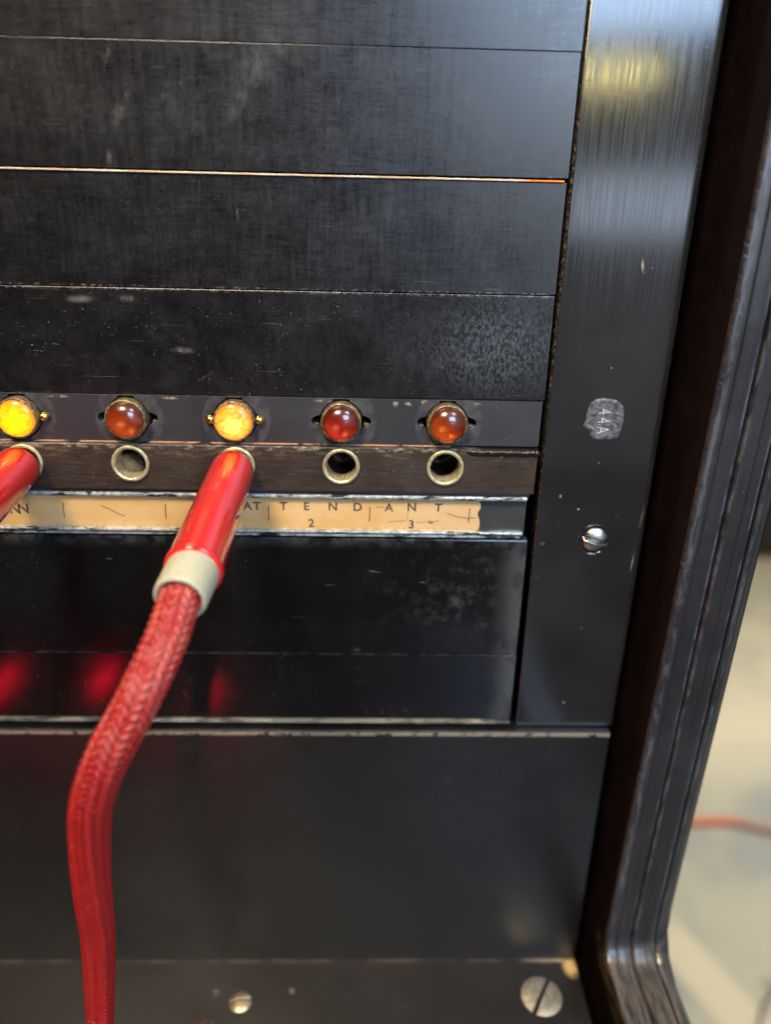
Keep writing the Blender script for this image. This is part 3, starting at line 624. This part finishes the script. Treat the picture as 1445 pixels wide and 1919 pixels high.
def catmull(P_, n_=40):
    P_ = [2 * P_[0] - P_[1]] + P_ + [2 * P_[-1] - P_[-2]]; out = []
    for i in range(1, len(P_) - 2):
        a, b, c_, d = P_[i - 1:i + 3]
        for k in range(n_):
            t = k / n_; out.append(.5 * ((2 * b) + (-a + c_) * t + (2 * a - 5 * b + 4 * c_ - d) * t * t + (-a + 3 * b - 3 * c_ + d) * t ** 3))
    out.append(P_[-2]); return np.array(out)
def cord_mesh():
    ctl = [(-20.2, -38.5, -5.7), (-20.6, -41.8, -6.9), (-21.3, -45.5, -9.5), (-22.9, -49.4, -13.0), (-25.0, -51.5, -17.0), (-28.0, -52.8, -22.3), (-31.0, -52.4, -29.5), (-33.0, -50.6, -37.5), (-34.6, -48.4, -46.5), (-35.7, -46.6, -55.0), (-36.8, -44.6, -63.5), (-38.3, -43.0, -73), (-39.9, -42, -84), (-41.2, -41.5, -95), (-42, -41.5, -110), (-42, -41.5, -127)]
    rad = [2.75, 2.75, 2.75, 2.75, 2.75, 2.75, 2.65, 2.6, 2.6, 2.65, 2.6, 2.5, 2.3, 2.1, 2.0, 2.0]
    q = catmull([np.array(c_, float) for c_ in ctl]); rq = catmull([np.array([c_, 0, 0.]) for c_ in rad])[:, 0]
    s = np.concatenate([[0], np.cumsum(np.linalg.norm(np.diff(q, axis=0), axis=1))])
    ns = int(s[-1] / .11); S = np.linspace(0, s[-1], ns)
    C = np.stack([np.interp(S, s, q[:, i]) for i in range(3)], 1); R = np.interp(S, s, rq)
    for _ in range(30): C[1:-1] = (C[:-2] + 2 * C[1:-1] + C[2:]) / 4
    T = np.gradient(C, axis=0); T /= np.linalg.norm(T, axis=1)[:, None]
    U = np.cross(T, np.array([1., 0, .15])); U /= np.linalg.norm(U, axis=1)[:, None]; V = np.cross(T, U)
    nth = 180; th = np.linspace(0, 2 * np.pi, nth, endpoint=False)
    TH, SS = np.meshgrid(th, S)
    tw = .35 * np.sin(SS / 60.) + SS * .006
    ncol = 12; ph = (TH + tw) / (2 * np.pi) * ncol + .0
    ci = np.floor(ph).astype(int) % ncol; lc = (ph - np.floor(ph)) * 2 - 1
    loose = np.clip((SS - 26) / 30, 0, 1)               # lower down the braid is drawn tight
    pitch = 1.2 * (1 - loose) + .9 * loose
    phase = np.cumsum(1 / pitch, axis=0) * (S[1] - S[0])
    rs = np.random.RandomState(4); colamp = rs.uniform(.75, 1.25, ncol)
    sgn = np.where(ci % 2 == 0, 1., -1.)
    arg = phase + sgn * lc * .45 + (ci // 2) * .37 + .06 * np.sin(SS * .9 + ci)
    st = np.abs(np.cos(np.pi * arg)) ** .7
    prof_ = 1 - np.abs(lc) ** 2.6
    amp = (.40 * (1 - loose) + .15 * loose) * colamp[ci]
    stitch = amp * (st * prof_ - .5)
    fold = (.04 + .42 * loose) * (-np.abs(np.sin(1.5 * (TH + tw * .6) + .6 * np.sin(SS / 21.) + .7)) ** 6 + .25) + loose * .16 * np.sin(4 * TH + 1.3 + SS / 30)
    seam_ = -.10 * (1 - np.abs(st)) * loose * 0
    RR = R[:, None] + stitch + fold * 1.0
    # flattened a little where it hangs
    fl = 1 - .12 * loose
    X = C[:, None, :] + (np.cos(TH) * RR)[..., None] * U[:, None, :] * fl[..., None] + (np.sin(TH) * RR)[..., None] * V[:, None, :]
    vs = X.reshape(-1, 3) * MM
    i = np.arange(ns - 1)[:, None] * nth; j = np.arange(nth)[None, :]; j2 = (j + 1) % nth
    fc = np.stack([i + j, i + j2, i + nth + j2, i + nth + j], -1).reshape(-1, 4)
    me = bpy.data.meshes.new('cord'); me.vertices.add(len(vs)); me.vertices.foreach_set('co', vs.ravel())
    me.loops.add(fc.size); me.loops.foreach_set('vertex_index', fc.ravel().astype(np.int32))
    me.polygons.add(len(fc)); me.polygons.foreach_set('loop_start', np.arange(0, fc.size, 4, dtype=np.int32)); me.polygons.foreach_set('loop_total', np.full(len(fc), 4, np.int32))
    me.update(calc_edges=True); me.validate(); me.polygons.foreach_set('use_smooth', [True] * len(me.polygons)); me.materials.append(m_braid)
    return me
root = empty('patch_cord', (-P, -1, 0), label='red plug with ivory collar and thick braided cord under the amber lit lamp', cat='patch cord', group='red patch cords plugged into the jacks')
ax = Vector((-.45, -33, -4.7)).normalized(); org = Vector((-P - .3, -1.75, -.1))
sh = [(0, .0), (1.9, .02), (2.8, .2), (3.4, .6), (3.72, 1.2), (3.86, 2.1), (3.92, 3.2), (3.96, 12), (4.0, 16.0), (3.975, 16.35), (4.02, 16.7), (4.1, 25), (4.14, 31), (4.24, 32.3), (4.3, 33.0), (4.22, 33.6), (4.0, 33.8), (3.3, 33.7), (3.2, 32.5)]
s_ = obj('plug_shell', add_lathe(bmesh.new(), sh, org, ax, 96), m_plug, root, smooth=True, label='glossy red plastic plug shell')
obj('plug_tip', add_lathe(bmesh.new(), [(2.5, 1.5), (2.5, -6), (2.2, -14), (0, -15)], org, ax, 40), m_brass, root, smooth=True)
n = NT('dark_nick'); m_nk = n.set(Base_Color=(.06, .045, .035), Roughness=.6)
bmk = bmesh.new(); g_ = bmesh.ops.create_icosphere(bmk, subdivisions=2, radius=1)
bmesh.ops.scale(bmk, verts=bmk.verts, vec=(.13, 1.3, .3)); bmesh.ops.rotate(bmk, verts=bmk.verts, matrix=Matrix.Rotation(math.radians(-20), 3, 'Z'))
bmesh.ops.translate(bmk, verts=bmk.verts, vec=org + ax * 20.5 + Vector((3.85, 0, 1.1)))
obj('nick', bmk, m_nk, root, smooth=True, label='small dark nick on the right side of the plug shell')
dx2 = Vector((-.10, -1, -.22)).normalized(); o2 = org + ax * 33
obj('collar', add_lathe(bmesh.new(), [(3.4, -2), (3.7, -1), (3.8, .2), (3.8, 3), (3.75, 6.0), (3.66, 6.5), (3.45, 6.7), (3.1, 6.6), (2.8, 6.1), (2.7, 3)], o2, dx2, 80), m_ring, root, smooth=True, label='ivory plastic collar behind the plug shell')
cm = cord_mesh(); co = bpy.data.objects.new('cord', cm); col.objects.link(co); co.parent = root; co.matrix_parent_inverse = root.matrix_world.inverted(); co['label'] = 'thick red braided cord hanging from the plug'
# second plug, at the left edge of the frame
root2 = root.copy(); col.objects.link(root2)
for ch in list(root.children):
    c_ = ch.copy(); col.objects.link(c_); c_.parent = root2; c_.matrix_parent_inverse = ch.matrix_parent_inverse
root2.matrix_world = Matrix.Translation(Vector((-3 * P, -1, 0)) * MM)
root2['label'] = 'red plug cut off by the left edge of the frame, under the lit yellow lamp'

# ================================================================== floor and what stands on it
n = NT('painted_concrete_floor')
big = n.noise(.0042, detail=4, off=3)
c = n.mix(n.rng(big, .40, .60), (.27, .275, .24), (.40, .37, .27))
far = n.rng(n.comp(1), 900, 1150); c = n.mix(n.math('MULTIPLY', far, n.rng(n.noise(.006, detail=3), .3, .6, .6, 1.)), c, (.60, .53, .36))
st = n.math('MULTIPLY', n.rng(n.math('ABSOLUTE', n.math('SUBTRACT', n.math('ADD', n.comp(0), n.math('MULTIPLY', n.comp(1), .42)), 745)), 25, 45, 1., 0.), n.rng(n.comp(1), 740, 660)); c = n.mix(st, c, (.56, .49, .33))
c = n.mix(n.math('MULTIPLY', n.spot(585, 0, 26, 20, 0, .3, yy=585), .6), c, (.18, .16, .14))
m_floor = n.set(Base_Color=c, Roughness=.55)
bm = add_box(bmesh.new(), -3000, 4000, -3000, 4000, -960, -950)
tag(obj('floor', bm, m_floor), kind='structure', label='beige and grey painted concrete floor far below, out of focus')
def tube(pts, rr, mat, name):
    q = catmull([np.array(p_, float) for p_ in pts], 10); bm = bmesh.new(); rings = []
    for i, p_ in enumerate(q):
        t = Vector(q[min(i + 1, len(q) - 1)] - q[max(i - 1, 0)]).normalized(); a = t.orthogonal().normalized(); b = t.cross(a)
        rings.append([bm.verts.new(Vector(p_) + (a * math.cos(k * math.pi / 6) + b * math.sin(k * math.pi / 6)) * rr) for k in range(12)])
    for a, b in zip(rings, rings[1:]):
        for k in range(12): bm.faces.new((a[k], a[(k + 1) % 12], b[(k + 1) % 12], b[k]))
    bm.faces.new(rings[0]); bm.faces.new(rings[-1]); bmesh.ops.recalc_face_normals(bm, faces=bm.faces)
    return obj(name, bm, mat, smooth=True)
n = NT('orange_cable'); m_or = n.set(Base_Color=n.mix(n.rng(n.comp(0), 640, 700), (.60, .16, .07), (.34, .18, .12)), Roughness=.5)
tag(tube([(200, 860, -943), (450, 885, -943), (591, 884, -943), (660, 885, -943), (722, 865, -943), (800, 850, -943), (900, 900, -943)], 7, m_or, 'extension_cable'), 'thin orange cable lying across the blurred floor', 'cable')
n = NT('dark_wire'); m_wr = n.set(Base_Color=(.10, .09, .08), Roughness=.5)
tag(tube([(530, 520, -947), (560, 560, -947), (600, 590, -947), (660, 640, -947)], 3, m_wr, 'floor_wire'), 'thin dark grey wire on the blurred floor in the bottom right corner', 'wire')
n = NT('dark_crate_wood'); m_cr = n.set(Base_Color=(.03, .022, .018), Roughness=.5)
bm = add_box(bmesh.new(), 1185, 1700, 2010, 2300, -940, -700, bev=6)
cr_ = tag(obj('storage_box', bm, m_cr), 'dark box standing far off on the floor at the right edge of the frame', 'box')
bm = add_box(bmesh.new(), 1180, 1705, 2005, 2305, -950, -941, bev=2); n = NT('brown_plinth'); obj('plinth', bm, n.set(Base_Color=(.25, .14, .07), Roughness=.6), cr_)
